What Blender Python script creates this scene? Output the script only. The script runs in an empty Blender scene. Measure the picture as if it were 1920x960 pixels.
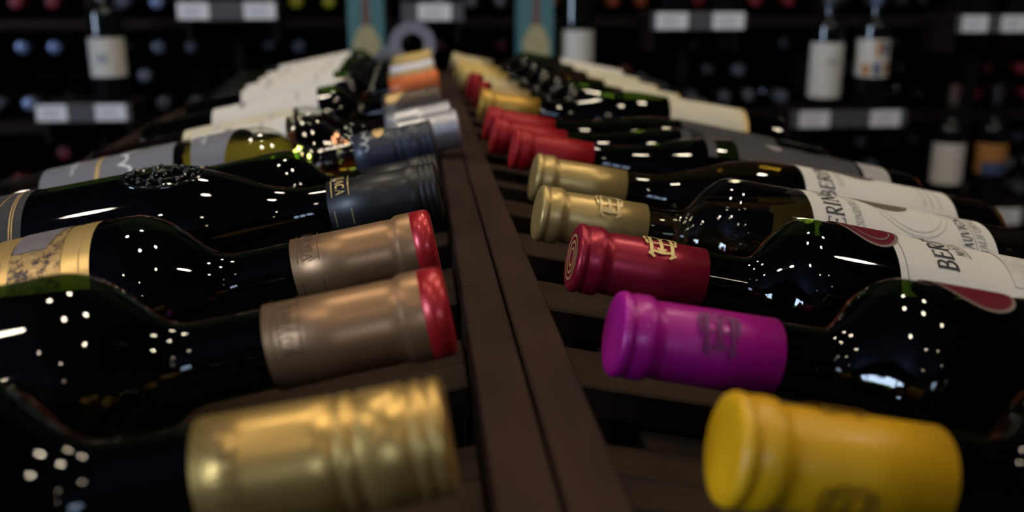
import bpy, bmesh, math, random
from mathutils import Vector, Matrix
random.seed(7)
SC = bpy.context.scene
COL = SC.collection
PI = math.pi
RZ = 1.0                      # height of the ridge top above the floor
F = 1865.0                    # focal length in pixels of the 1920 px frame

# ------------------------------------------------------------------ camera
CR = Vector((0.99546, -0.09522, 0.0))            # camera right
CU = Vector((0.02521, 0.26353, 0.96432))         # camera up
CF = Vector((0.09182, 0.95994, -0.26474))        # camera forward
CPOS = Vector((-0.038, 0.0, RZ + 0.14))
cd = bpy.data.cameras.new('camera')
cd.sensor_width = 36.0
cd.lens = F / 1920 * 36.0
cd.clip_start = 0.01
cd.dof.use_dof = True
cd.dof.focus_distance = 0.475
cd.dof.aperture_fstop = 6.0
cam = bpy.data.objects.new('camera', cd)
COL.objects.link(cam)
cm = Matrix((CR, CU, -CF)).transposed().to_4x4()
cm.translation = CPOS
cam.matrix_world = cm
SC.camera = cam

# ------------------------------------------------------------------ world, exposure
w = bpy.data.worlds.new('world')
SC.world = w
w.use_nodes = True
w.node_tree.nodes['Background'].inputs[0].default_value = (0.35, 0.45, 0.7, 1)
w.node_tree.nodes['Background'].inputs[1].default_value = 0.0
SC.view_settings.view_transform = 'Standard'
SC.view_settings.look = 'None'
SC.view_settings.exposure = 0.45
SC.view_settings.gamma = 1.0
SC.view_settings.use_curve_mapping = False
LAMP_POWER = 60.0             # radiance of the ceiling downlights
WINDOW_POWER = 9.0            # radiance of the small high windows behind
DOOR_POWER = 22.0              # radiance of the tall window in the left wall


def at(px, py, Y):
    """World point seen at a pixel of the photograph, on the vertical plane at distance Y."""
    r = CR * ((px - 960) / F) + CU * ((480 - py) / F) + CF
    return CPOS + r * ((Y - CPOS.y) / r.y)


# ------------------------------------------------------------------ materials
MATS = {}


def _new(name):
    m = bpy.data.materials.new(name)
    m.use_nodes = True
    n = m.node_tree.nodes
    return m, n, m.node_tree.links, n['Principled BSDF'], n['Material Output']


def pmat(name, col, rough=0.5, metal=0.0, coat=0.0, spec=0.5, bump=0.0, bscale=400, var=0.12, vscale=60):
    if name in MATS:
        return MATS[name]
    m, n, l, b, o = _new(name)
    b.inputs['Roughness'].default_value = rough
    b.inputs['Metallic'].default_value = metal
    b.inputs['Coat Weight'].default_value = coat
    b.inputs['Coat Roughness'].default_value = 0.12
    b.inputs['Specular IOR Level'].default_value = spec
    tc = n.new('ShaderNodeTexCoord')
    nz = n.new('ShaderNodeTexNoise')
    nz.inputs['Scale'].default_value = vscale
    nz.inputs['Detail'].default_value = 3
    l.new(tc.outputs['Object'], nz.inputs['Vector'])
    mx = n.new('ShaderNodeMix')
    mx.data_type = 'RGBA'
    mx.inputs[6].default_value = tuple(c * (1 - var) for c in col) + (1,)
    mx.inputs[7].default_value = tuple(min(1, c * (1 + var)) for c in col) + (1,)
    l.new(nz.outputs['Fac'], mx.inputs[0])
    l.new(mx.outputs[2], b.inputs['Base Color'])
    if bump:
        n2 = n.new('ShaderNodeTexNoise')
        n2.inputs['Scale'].default_value = bscale
        l.new(tc.outputs['Object'], n2.inputs['Vector'])
        bp = n.new('ShaderNodeBump')
        bp.inputs['Strength'].default_value = bump
        bp.inputs['Distance'].default_value = 0.0005
        l.new(n2.outputs['Fac'], bp.inputs['Height'])
        l.new(bp.outputs['Normal'], b.inputs['Normal'])
    MATS[name] = m
    return m


def glass(name, tint, rough=0.028, edge=(0.75, 0.20, 0.13), scatter=0.022):
    """Bottle glass wall: Fresnel reflection over tinted transmission."""
    if name in MATS:
        return MATS[name]
    m, n, l, b, o = _new(name)
    n.remove(b)
    tr = n.new('ShaderNodeBsdfTransparent')
    tr.inputs[0].default_value = tuple(tint) + (1,)
    ts = n.new('ShaderNodeBsdfTranslucent')     # faint scattering inside the glass wall
    ts.inputs[0].default_value = tuple(min(1, c * 2.0) for c in tint) + (1,)
    tm = n.new('ShaderNodeMixShader')
    tm.inputs[0].default_value = scatter
    l.new(tr.outputs[0], tm.inputs[1])
    l.new(ts.outputs[0], tm.inputs[2])
    gl = n.new('ShaderNodeBsdfGlossy')
    gl.inputs['Roughness'].default_value = rough
    fr = n.new('ShaderNodeFresnel')
    fr.inputs['IOR'].default_value = 1.52
    ge = n.new('ShaderNodeNewGeometry')
    inv = n.new('ShaderNodeMath')
    inv.operation = 'MULTIPLY_ADD'
    inv.inputs[1].default_value = -1
    inv.inputs[2].default_value = 1
    l.new(ge.outputs['Backfacing'], inv.inputs[0])
    mu = n.new('ShaderNodeMath')
    mu.operation = 'MULTIPLY'
    l.new(fr.outputs[0], mu.inputs[0])
    l.new(inv.outputs[0], mu.inputs[1])
    mx = n.new('ShaderNodeMixShader')
    l.new(mu.outputs[0], mx.inputs[0])
    l.new(tm.outputs[0], mx.inputs[1])
    l.new(gl.outputs[0], mx.inputs[2])
    sh = n.new('ShaderNodeBsdfSheen')          # added coloured sheen, imitates reddish light refracted along the bottle outline
    sh.inputs['Color'].default_value = tuple(edge) + (1,)
    sh.inputs['Roughness'].default_value = 0.12
    ad = n.new('ShaderNodeAddShader')
    l.new(mx.outputs[0], ad.inputs[0])
    l.new(sh.outputs[0], ad.inputs[1])
    l.new(ad.outputs[0], o.inputs['Surface'])
    MATS[name] = m
    return m


def clear_liquid(name, col):
    if name in MATS:
        return MATS[name]
    m, n, l, b, o = _new(name)
    b.inputs['Base Color'].default_value = tuple(col) + (1,)
    b.inputs['Transmission Weight'].default_value = 1.0
    b.inputs['Roughness'].default_value = 0.0
    b.inputs['IOR'].default_value = 1.34
    MATS[name] = m
    return m


def wood(name, c0, c1, rough=0.55, axis=0, gs=1.0):
    if name in MATS:
        return MATS[name]
    m, n, l, b, o = _new(name)
    tc = n.new('ShaderNodeTexCoord')
    mp = n.new('ShaderNodeMapping')
    s = [60 * gs] * 3
    s[axis] = 4 * gs
    mp.inputs['Scale'].default_value = s
    l.new(tc.outputs['Object'], mp.inputs[0])
    nz = n.new('ShaderNodeTexNoise')
    nz.inputs['Scale'].default_value = 1.0
    nz.inputs['Detail'].default_value = 6
    nz.inputs['Roughness'].default_value = 0.6
    l.new(mp.outputs[0], nz.inputs['Vector'])
    n3 = n.new('ShaderNodeTexNoise')
    n3.inputs['Scale'].default_value = 9 * gs
    n3.inputs['Detail'].default_value = 3
    l.new(tc.outputs['Object'], n3.inputs['Vector'])
    ad = n.new('ShaderNodeMath')
    ad.operation = 'MULTIPLY_ADD'
    ad.inputs[1].default_value = 0.6
    l.new(n3.outputs['Fac'], ad.inputs[0])
    sc = n.new('ShaderNodeMath')
    sc.operation = 'MULTIPLY'
    sc.inputs[1].default_value = 0.45
    l.new(nz.outputs['Fac'], sc.inputs[0])
    l.new(sc.outputs[0], ad.inputs[2])
    cr = n.new('ShaderNodeValToRGB')
    cr.color_ramp.elements[0].position = 0.35
    cr.color_ramp.elements[0].color = tuple(c0) + (1,)
    cr.color_ramp.elements[1].position = 0.7
    cr.color_ramp.elements[1].color = tuple(c1) + (1,)
    l.new(ad.outputs[0], cr.inputs[0])
    l.new(cr.outputs[0], b.inputs['Base Color'])
    b.inputs['Roughness'].default_value = rough
    b.inputs['Specular IOR Level'].default_value = 0.08
    bp = n.new('ShaderNodeBump')
    bp.inputs['Strength'].default_value = 0.35
    bp.inputs['Distance'].default_value = 0.0006
    l.new(nz.outputs['Fac'], bp.inputs['Height'])
    l.new(bp.outputs['Normal'], b.inputs['Normal'])
    MATS[name] = m
    return m


def emit(name, col, power):
    m, n, l, b, o = _new(name)
    n.remove(b)
    e = n.new('ShaderNodeEmission')
    e.inputs[0].default_value = tuple(col) + (1,)
    e.inputs[1].default_value = power
    l.new(e.outputs[0], o.inputs['Surface'])
    return m


def picture_mat(name, base, dark, pale):
    """Printed engraving: mottled dark and pale blotches on a metallic ground."""
    m, n, l, b, o = _new(name)
    tc = n.new('ShaderNodeTexCoord')
    nz = n.new('ShaderNodeTexNoise')
    nz.inputs['Scale'].default_value = 230
    nz.inputs['Detail'].default_value = 7
    nz.inputs['Roughness'].default_value = 0.7
    l.new(tc.outputs['Object'], nz.inputs['Vector'])
    cr = n.new('ShaderNodeValToRGB')
    e = cr.color_ramp.elements
    e[0].position = 0.40
    e[0].color = tuple(dark) + (1,)
    e[1].position = 0.66
    e[1].color = tuple(pale) + (1,)
    k = e.new(0.52)
    k.color = tuple(base) + (1,)
    l.new(nz.outputs['Fac'], cr.inputs[0])
    l.new(cr.outputs[0], b.inputs['Base Color'])
    b.inputs['Metallic'].default_value = 0.5
    b.inputs['Roughness'].default_value = 0.4
    return m


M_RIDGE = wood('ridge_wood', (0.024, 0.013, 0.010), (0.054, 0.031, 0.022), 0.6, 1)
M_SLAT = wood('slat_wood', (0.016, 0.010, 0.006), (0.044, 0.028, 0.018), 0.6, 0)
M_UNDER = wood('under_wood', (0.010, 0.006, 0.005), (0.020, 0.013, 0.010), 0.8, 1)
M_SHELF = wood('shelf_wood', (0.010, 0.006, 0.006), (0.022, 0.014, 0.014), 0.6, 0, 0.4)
M_BINBACK = pmat('bin_back_paint', (0.004, 0.004, 0.005), 0.9)
M_DARKG = glass('dark_green_glass', (0.24, 0.36, 0.09))
M_OLIVEG = glass('olive_glass', (0.46, 0.38, 0.12))
M_CLEARG = glass('clear_glass', (0.90, 0.90, 0.82), scatter=0.0, edge=(0.45, 0.25, 0.15))
M_REDWINE = pmat('red_wine', (0.006, 0.0012, 0.0015), 0.5, spec=0.0, var=0.05)
M_WHITEWINE = clear_liquid('white_wine', (0.72, 0.62, 0.30))
M_YELLOWWINE = clear_liquid('golden_wine', (0.95, 0.84, 0.14))
M_ROSEWINE = clear_liquid('amber_wine', (0.62, 0.20, 0.08))
M_BLACKG = pmat('black_bottle_glass', (0.004, 0.005, 0.006), 0.06, spec=0.6)
M_PAPER = pmat('white_label_paper', (0.68, 0.65, 0.59), 0.75, bump=0.15, bscale=900, var=0.05)
M_CREAM = pmat('cream_label_paper', (0.62, 0.57, 0.42), 0.75, var=0.05)
M_CHARC = pmat('charcoal_label_paper', (0.034, 0.030, 0.032), 0.7)
M_GREYL = pmat('grey_label_paper', (0.16, 0.16, 0.19), 0.55, var=0.08)
M_GOLDL = pmat('gold_foil_label', (0.75, 0.52, 0.20), 0.38, 0.75, bump=0.2)
M_INK = pmat('black_ink', (0.025, 0.022, 0.022), 0.7)
M_GREYINK = pmat('grey_ink', (0.30, 0.29, 0.28), 0.7)
M_PALEINK = pmat('pale_grey_ink', (0.52, 0.50, 0.45), 0.7)
M_WHITEINK = pmat('white_ink', (0.65, 0.66, 0.70), 0.6)
M_GOLDINK = pmat('gold_ink', (0.78, 0.58, 0.24), 0.42, 0.35)
M_DULLGOLD = pmat('dull_gold_line', (0.62, 0.42, 0.18), 0.45, 0.4)
M_MEDRED = pmat('maroon_medallion', (0.12, 0.004, 0.018), 0.6, spec=0.15)
M_MEDRIM = pmat('taupe_medallion_rim', (0.20, 0.14, 0.11), 0.5)
M_MEDTAUPE = pmat('taupe_medallion', (0.16, 0.12, 0.095), 0.5)
CAPM = {
    'yellow': pmat('yellow_capsule', (0.74, 0.39, 0.004), 0.42, 0.0, 0.05, bump=0.1, bscale=150),
    'magenta': pmat('magenta_capsule', (0.46, 0.004, 0.27), 0.38, 0.1, 0.1, bump=0.1, bscale=150),
    'maroon': pmat('maroon_capsule', (0.36, 0.012, 0.036), 0.36, 0.45, 0.05, bump=0.1, bscale=150),
    'gold': pmat('gold_capsule', (0.56, 0.39, 0.14), 0.38, 0.55, 0.0, bump=0.15, bscale=150),
    'red': pmat('red_capsule', (0.38, 0.008, 0.014), 0.45, 0.1, 0.0, spec=0.3),
    'brown': pmat('bronze_capsule', (0.40, 0.225, 0.112), 0.40, 0.65, 0.0, bump=0.12, bscale=150),
    'redend': pmat('red_foil', (0.50, 0.016, 0.022), 0.36, 0.35, 0.2),
    'screwgold': pmat('gold_screwcap', (0.66, 0.43, 0.13), 0.36, 0.75, 0.0, bump=0.1, bscale=150),
    'black': pmat('black_screwcap', (0.010, 0.009, 0.010), 0.45, 0.0, 0.05),
    'navy': pmat('slate_blue_screwcap', (0.035, 0.040, 0.060), 0.42, 0.2, 0.1),
    'silver': pmat('silver_screwcap', (0.48, 0.49, 0.52), 0.36, 0.7, 0.0),
    'bronze': pmat('dark_bronze_capsule', (0.10, 0.068, 0.050), 0.45, 0.5),
    'orange': pmat('orange_capsule', (0.62, 0.13, 0.022), 0.45, 0.2),
    'tan': pmat('tan_capsule', (0.42, 0.30, 0.14), 0.5, 0.3),
    'white': pmat('white_capsule', (0.72, 0.73, 0.80), 0.45),
    'brightgold': pmat('bright_gold_capsule', (0.58, 0.33, 0.055), 0.4, 0.5),
    'cream': pmat('cream_capsule', (0.60, 0.43, 0.13), 0.45, 0.25),
    'palegold': pmat('pale_gold_capsule', (0.50, 0.42, 0.24), 0.45, 0.4),
    'coral': pmat('coral_capsule', (0.52, 0.10, 0.065), 0.4),
    'blue': pmat('blue_grey_capsule', (0.24, 0.29, 0.46), 0.35, 0.4),
    'dullred': pmat('dull_red_capsule', (0.20, 0.012, 0.020), 0.5),
    'rust': pmat('rust_capsule', (0.24, 0.045, 0.014), 0.5),
    'grey': pmat('grey_capsule', (0.16, 0.16, 0.19), 0.45, 0.3),
    'lime': pmat('lime_capsule', (0.36, 0.36, 0.02), 0.45),
    'darkcap': pmat('black_foil_capsule', (0.012, 0.012, 0.015), 0.4),
}


# ------------------------------------------------------------------ object helpers
def link(name, me, mat, parent=None):
    o = bpy.data.objects.new(name, me)
    COL.objects.link(o)
    if mat is not None and not me.materials:
        me.materials.append(mat)
    if parent is not None:
        o.parent = parent
    return o


def mesh(name, v, f, smooth=True):
    me = bpy.data.meshes.new(name)
    me.from_pydata([tuple(p) for p in v], [], f)
    me.polygons.foreach_set('use_smooth', [smooth] * len(me.polygons))
    me.update()
    return me


def empty(name, loc=(0, 0, 0), rot=None):
    o = bpy.data.objects.new(name, None)
    o.empty_display_size = 0.05
    COL.objects.link(o)
    if rot is not None:
        m = rot.to_4x4()
        m.translation = Vector(loc)
        o.matrix_world = m
    else:
        o.location = loc
    return o


def tag(o, label=None, cat=None, group=None, kind=None):
    if label:
        o['label'] = label
    if cat:
        o['category'] = cat
    if group:
        o['group'] = group
    if kind:
        o['kind'] = kind
    return o


def box_bm(bm, x0, x1, y0, y1, z0, z1, mat=None):
    g = bmesh.ops.create_cube(bm, size=1.0)
    for v in g['verts']:
        v.co = Vector(((x0 + x1) / 2 + v.co.x * (x1 - x0), (y0 + y1) / 2 + v.co.y * (y1 - y0), (z0 + z1) / 2 + v.co.z * (z1 - z0)))
        if mat is not None:
            v.co = mat @ v.co
    return g['verts']


def box(name, x0, x1, y0, y1, z0, z1, mat, parent=None, bevel=0.0015, xf=None):
    bm = bmesh.new()
    box_bm(bm, x0, x1, y0, y1, z0, z1, xf)
    if bevel:
        bmesh.ops.bevel(bm, geom=bm.edges[:], offset=bevel, segments=1, affect='EDGES')
    me = bpy.data.meshes.new(name)
    bm.to_mesh(me)
    bm.free()
    return link(name, me, mat, parent)


def lathe(prof, seg=40, close0=True, close1=True):
    """prof: list of (r, z), revolved about local Z; phi=0 on +X."""
    v, f = [], []
    for r, z in prof:
        for k in range(seg):
            a = 2 * PI * k / seg
            v.append((r * math.cos(a), r * math.sin(a), z))
    for i in range(len(prof) - 1):
        for k in range(seg):
            a, b = i * seg + k, i * seg + (k + 1) % seg
            f.append((a, b, b + seg, a + seg))
    if close0:
        f.append(tuple(range(seg - 1, -1, -1)))
    if close1:
        n = (len(prof) - 1) * seg
        f.append(tuple(range(n, n + seg)))
    return v, f


def bez(p0, p1, p2, p3, n):
    out = []
    for i in range(1, n + 1):
        t = i / n
        u = 1 - t
        out.append(tuple(u ** 3 * a + 3 * u * u * t * b + 3 * u * t * t * c + t ** 3 * d for a, b, c, d in zip(p0, p1, p2, p3)))
    return out


# ------------------------------------------------------------------ bottle shapes
SHAPES = {   # length, body radius, z where the body ends, z where the neck begins, neck radius
    'std':   (0.300, 0.0375, 0.193, 0.223, 0.0140),
    'tall':  (0.325, 0.0410, 0.194, 0.238, 0.0145),
    'tall2': (0.322, 0.0385, 0.190, 0.238, 0.0142),
    'slope': (0.310, 0.0425, 0.150, 0.245, 0.0155),
    'slope3': (0.316, 0.0365, 0.135, 0.262, 0.0142),
    'short': (0.292, 0.0382, 0.195, 0.228, 0.0145),
    'slope2': (0.318, 0.0385, 0.150, 0.256, 0.0142),
}


def body_profile(shape, inset=0.0, n=12):
    L, rb, zb, zn, rn = SHAPES[shape]
    p = [(rb - 0.006, 0.0), (rb - 0.0018, 0.0022), (rb, 0.007), (rb, zb * 0.5), (rb, zb)]
    d = zn - zb
    p += bez((rb, zb), (rb, zb + d * 0.50), (rn, zn - d * 0.42), (rn, zn), n)
    p += [(rn - 0.0002, (zn + L) / 2), (rn - 0.0005, L - 0.004), (rn - 0.003, L - 0.001)]
    if inset:
        q = []
        for r, z in p:
            z = max(z, inset * 1.4)
            z = min(z, L - 0.045)
            q.append((max(r - inset, 0.002), z))
        p = []
        for r, z in q:
            if not p or z > p[-1][1] + 1e-6 or r != p[-1][0]:
                p.append((r, z))
    return p


def radius_at(shape, z):
    p = body_profile(shape)
    for (r0, z0), (r1, z1) in zip(p, p[1:]):
        if z0 <= z <= z1 and z1 > z0:
            return r0 + (r1 - r0) * (z - z0) / (z1 - z0)
    return p[-1][0]


_cache = {}


def body_mesh(shape, seg=48):
    k = ('body', shape, seg)
    if k not in _cache:
        v, f = lathe(body_profile(shape, 0, 16 if seg > 30 else 9), seg)
        _cache[k] = mesh('glass_' + shape, v, f)
    return _cache[k]


def wine_mesh(shape, tilt, bubble, seg=48):
    k = ('wine', shape, round(tilt, 3), bubble, seg)
    if k in _cache:
        return _cache[k]
    v, f = lathe(body_profile(shape, 0.0022, 16), seg)
    me = mesh('wine_' + shape, v, f)
    if bubble:
        L, rb, zb, zn, rn = SHAPES[shape]
        up = Vector((math.cos(tilt), 0, math.sin(tilt)))
        top = max(Vector((r, 0, z)).dot(up) for r, z in body_profile(shape, 0.0022, 16))
        bm = bmesh.new()
        bm.from_mesh(me)
        g = bmesh.ops.bisect_plane(bm, geom=bm.verts[:] + bm.edges[:] + bm.faces[:], plane_co=up * (top - bubble), plane_no=up, clear_outer=True)
        ed = [e for e in bm.edges if e.is_boundary]
        r = bmesh.ops.holes_fill(bm, edges=ed)
        for fc in r['faces']:
            fc.smooth = False
        bm.to_mesh(me)
        bm.free()
    _cache[k] = me
    return me


def cap_profile(style, clen, rl, rt):
    """Capsule measured down from the tip: list of (r, distance from tip)."""
    if style == 'foil':      # lip with a rolled double ring, then a long plain skirt
        return [(rl * 0.86, 0.0), (rl * 0.96, 0.0007), (rl, 0.0020), (rl, 0.0034), (rl * 0.955, 0.0046), (rl * 0.955, 0.0054),
                (rl * 0.985, 0.0066), (rl * 0.995, 0.0105), (rl * 0.98, 0.0122), (rt * 0.965, 0.0142), (rt * 0.985, 0.0165), (rt * 1.01, clen * 0.6), (rt * 1.03, clen)]
    if style == 'band':      # wide lip, a soft step, long skirt
        return [(rl * 0.80, 0.0), (rl * 0.95, 0.0008), (rl, 0.0026), (rl, 0.0150), (rl * 0.975, 0.0164), (rt * 0.985, 0.0182), (rt, 0.022), (rt * 1.0, clen * 0.6), (rt * 1.02, clen)]
    out = [(rl * 0.84, 0.0), (rl * 0.96, 0.0007), (rl, 0.0018)]      # screw cap with grooves
    for g in ((0.0050, 0.0095, 0.0235, 0.0285) if style == 'screw' else (0.0035, 0.0070, 0.0105) if style == 'smooth' else (0.0045, 0.0085, 0.0125, 0.0165, 0.0205, 0.0245)):
        out += [(rl, g - 0.0012), (rl * 0.955, g - 0.0004), (rl * 0.955, g + 0.0004), (rl, g + 0.0012)]
    if style == 'smooth':
        out += [(rl, 0.0165), (rl * 0.985, 0.0180), (rt * 0.97, 0.0200), (rt * 0.98, 0.030), (rt, clen)]
        return out
    out += [(rl, clen * 0.55), (rl * 1.005, clen * 0.8), (rl * 1.01, clen)]
    return out


def cap_mesh(style, shape, clen, rl, rt, seg=48, z_from=0.0, z_to=None):
    k = ('cap', style, shape, clen, rl, rt, seg, z_from, z_to)
    if k in _cache:
        return _cache[k]
    L = SHAPES[shape][0]
    p = cap_profile(style, clen, rl, rt)
    top = z_from == 0.0
    if z_from or z_to:
        q = []
        def r_at(d):
            for (a, b), (c, e) in zip(p, p[1:]):
                if b <= d <= e:
                    return a + (c - a) * (d - b) / max(e - b, 1e-9)
            return p[-1][0]
        z_to = z_to or clen
        q = [(r_at(z_from), z_from)] + [(r, d) for r, d in p if z_from < d < z_to] + [(r_at(z_to), z_to)]
        p = q
    e = p[-1]
    prof = [(e[0] - 0.0006, L + 0.0008 - e[1])] + [(r, L + 0.0008 - d) for r, d in reversed(p)]
    v, f = lathe(prof, seg, False, False)
    if top:            # slightly domed disc closing the tip
        n = (len(prof) - 1) * seg
        r0, zt = prof[-1]
        base = len(v)
        for k2 in range(seg):
            a = 2 * PI * k2 / seg
            v.append((r0 * 0.75 * math.cos(a), r0 * 0.75 * math.sin(a), zt - 0.0004))
        for k2 in range(seg):
            b2 = (k2 + 1) % seg
            f.append((n + k2, n + b2, base + b2, base + k2))
        f.append(tuple(range(base, base + seg)))
    me = mesh('capsule_' + style, v, f)
    _cache[k] = me
    return me


# ------------------------------------------------------------------ print on curved surfaces
def patch(rf, z0, z1, a0, a1, off=0.0004, nz=6, na=32, edge0=None):
    """Piece of paper wrapped on the bottle. edge0: optional slant of the upper edge."""
    v, f = [], []
    for i in range(nz + 1):
        for k in range(na + 1):
            a = a0 + (a1 - a0) * k / na
            zt = z1 + (edge0(k / na) if edge0 else 0)
            z = z0 + (zt - z0) * i / nz
            r = rf(z) + off
            v.append((r * math.cos(a), r * math.sin(a), z))
    for i in range(nz):
        for k in range(na):
            a = i * (na + 1) + k
            f.append((a, a + 1, a + na + 2, a + na + 1))
    return mesh('paper', v, f)


def strokes_mesh(paths, mapf, wd, step=0.08):
    """paths: list of (points, width factor) in a flat plane, mapped by mapf(x, y) -> 3D."""
    v, f = [], []
    for pts, wf in paths:
        P = [Vector(p) for p in pts]
        Q = [P[0]]
        for a, b in zip(P, P[1:]):
            n = max(1, int((b - a).length / step))
            for i in range(1, n + 1):
                Q.append(a + (b - a) * i / n)
        h = wd * wf / 2
        base = len(v)
        for i, q in enumerate(Q):
            d = (Q[min(i + 1, len(Q) - 1)] - Q[max(i - 1, 0)])
            d.normalize()
            nn = Vector((-d.y, d.x)) * h
            for s in (-1, 1):
                v.append(mapf(q.x + s * nn.x, q.y + s * nn.y))
        for i in range(len(Q) - 1):
            b = base + 2 * i
            f.append((b, b + 2, b + 3, b + 1))
    return mesh('print', v, f, False)


def arc(cx, cy, rx, ry, a0, a1, n=10):
    return [(cx + rx * math.cos(math.radians(a0 + (a1 - a0) * i / n)), cy + ry * math.sin(math.radians(a0 + (a1 - a0) * i / n))) for i in range(n + 1)]


T, t_ = 1.0, 0.5
def _sf(x, y, w=0.13):
    return ([(x - w, y), (x + w, y)], t_)
GLY = {
    'B': (0.62, [([(0.12, 0), (0.12, 1)], T), ([(0.0, 1), (0.30, 1)] + arc(0.30, 0.76, 0.24, 0.24, 90, -90) + [(0.12, 0.52)], 0.75), ([(0.12, 0.52), (0.32, 0.52)] + arc(0.32, 0.26, 0.28, 0.26, 90, -90) + [(0.0, 0)], 0.85)]),
    'E': (0.60, [([(0.12, 0), (0.12, 1)], T), ([(0, 1), (0.54, 1), (0.54, 0.84)], t_), ([(0.12, 0.52), (0.42, 0.52)], t_), ([(0, 0), (0.57, 0), (0.57, 0.18)], t_), ([(0.42, 0.42), (0.42, 0.62)], t_)]),
    'R': (0.68, [([(0.12, 0), (0.12, 1)], T), ([(0.0, 1), (0.30, 1)] + arc(0.30, 0.75, 0.25, 0.25, 90, -90) + [(0.12, 0.5)], 0.75), ([(0.30, 0.5), (0.62, 0)], T), _sf(0.12, 0), _sf(0.62, 0, 0.08)]),
    'I': (0.30, [([(0.13, 0), (0.13, 1)], T), _sf(0.13, 0), _sf(0.13, 1)]),
    'N': (0.76, [([(0.10, 0), (0.10, 1)], t_), ([(0.08, 1), (0.62, 0)], T), ([(0.62, 0), (0.62, 1)], t_), _sf(0.10, 0), _sf(0.62, 1), ([(-0.02, 1), (0.1, 1)], t_)]),
    'G': (0.72, [(arc(0.36, 0.5, 0.34, 0.5, 45, 300, 16) + [(0.6, 0.14), (0.6, 0.42)], T), _sf(0.58, 0.42)]),
    'F': (0.55, [([(0.12, 0), (0.12, 1)], T), ([(0, 1), (0.5, 1), (0.5, 0.84)], t_), ([(0.12, 0.52), (0.4, 0.52)], t_), _sf(0.12, 0)]),
    'O': (0.74, [(arc(0.36, 0.5, 0.33, 0.5, 0, 360, 20), 0.85)]),
    'U': (0.70, [([(0.1, 1), (0.1, 0.3)] + arc(0.34, 0.3, 0.24, 0.3, 180, 360) + [(0.58, 1)], 0.85), _sf(0.1, 1), _sf(0.58, 1)]),
    'D': (0.72, [([(0.12, 0), (0.12, 1)], T), ([(0, 1), (0.28, 1)] + arc(0.28, 0.5, 0.36, 0.5, 90, -90, 14) + [(0, 0)], 0.8)]),
    'S': (0.54, [(arc(0.26, 0.75, 0.22, 0.25, 30, 270, 12) + arc(0.26, 0.25, 0.24, 0.25, 90, -150, 12), 0.85)]),
    'M': (0.88, [([(0.08, 0), (0.14, 1)], t_), ([(0.14, 1), (0.42, 0.05)], T), ([(0.42, 0.05), (0.70, 1)], t_), ([(0.70, 1), (0.76, 0)], T), _sf(0.08, 0), _sf(0.76, 0)]),
    'A': (0.70, [([(0.04, 0), (0.33, 1)], t_), ([(0.33, 1), (0.62, 0)], T), ([(0.15, 0.36), (0.50, 0.36)], t_), _sf(0.04, 0, 0.08), _sf(0.62, 0, 0.1)]),
    'V': (0.70, [([(0.04, 1), (0.33, 0)], T), ([(0.33, 0), (0.62, 1)], t_), _sf(0.04, 1, 0.1), _sf(0.62, 1, 0.08)]),
    'C': (0.66, [(arc(0.36, 0.5, 0.32, 0.5, 45, 315, 16), 0.9)]),
    'L': (0.54, [([(0.12, 0), (0.12, 1)], T), ([(0, 0), (0.5, 0), (0.5, 0.18)], t_), _sf(0.12, 1)]),
    'T': (0.62, [([(0.28, 0), (0.28, 1)], T), ([(0, 0.84), (0, 1), (0.56, 1), (0.56, 0.84)], t_), _sf(0.28, 0)]),
    "'": (0.2, [([(0.08, 1), (0.05, 0.78)], t_)]),
    '&': (0.72, [([(0.62, 0)] + [(0.2, 0.66)] + arc(0.3, 0.8, 0.14, 0.18, 200, -40, 10) + arc(0.26, 0.24, 0.24, 0.24, 130, 330, 12) + [(0.64, 0.5)], 0.7)]),
    ' ': (0.4, []),
}


def text_paths(s, gap=0.14):
    x, out = 0.0, []
    for ch in s:
        wd, ps = GLY[ch]
        for pts, wf in ps:
            out.append(([(x + px, py) for px, py in pts], wf))
        x += wd + gap
    return out, x - gap


def wrap_text(name, s, size, rf, zbase, phi, mat, parent, align='start', wd=0.12, off=0.0008, gap=0.14, slant=0.0):
    paths, W = text_paths(s, gap)
    sh = {'start': 0, 'mid': -W / 2, 'end': -W}[align]

    def mp(x, y):
        z = zbase + y * size
        r = rf(z) + off
        a = phi + (x + sh + slant * y) * size / rf(zbase)
        return (r * math.cos(a), r * math.sin(a), z)
    return link(name, strokes_mesh(paths, mp, wd), mat, parent)


def ring_line(name, rf, z, a0, a1, width, mat, parent, off=0.0007):
    return link(name, patch(rf, z - width / 2, z + width / 2, a0, a1, off, 1, 40), mat, parent)


def side_line(name, rf, a, z0, z1, width, mat, parent, off=0.0007):
    da = width / rf((z0 + z1) / 2) / 2
    return link(name, patch(rf, z0, z1, a - da, a + da, off, 4, 1), mat, parent)


def disc(name, rf, zc, ac, rz, ra, mat, parent, off=0.0008, inner=0.0, n=36):
    """Elliptical patch (or ring) on the bottle; rz along the axis, ra around it."""
    v, f = [], []
    R0 = rf(zc)
    rings = 5
    for i in range(rings + 1):
        q = inner + (1 - inner) * i / rings
        for k in range(n):
            t = 2 * PI * k / n
            z = zc + rz * q * math.cos(t)
            a = ac + ra * q * math.sin(t) / R0
            r = rf(z) + off
            v.append((r * math.cos(a), r * math.sin(a), z))
    for i in range(rings):
        for k in range(n):
            b = (k + 1) % n
            f.append((i * n + k, (i + 1) * n + k, (i + 1) * n + b, i * n + b))
    return link(name, mesh('disc', v, f), mat, parent)


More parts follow.
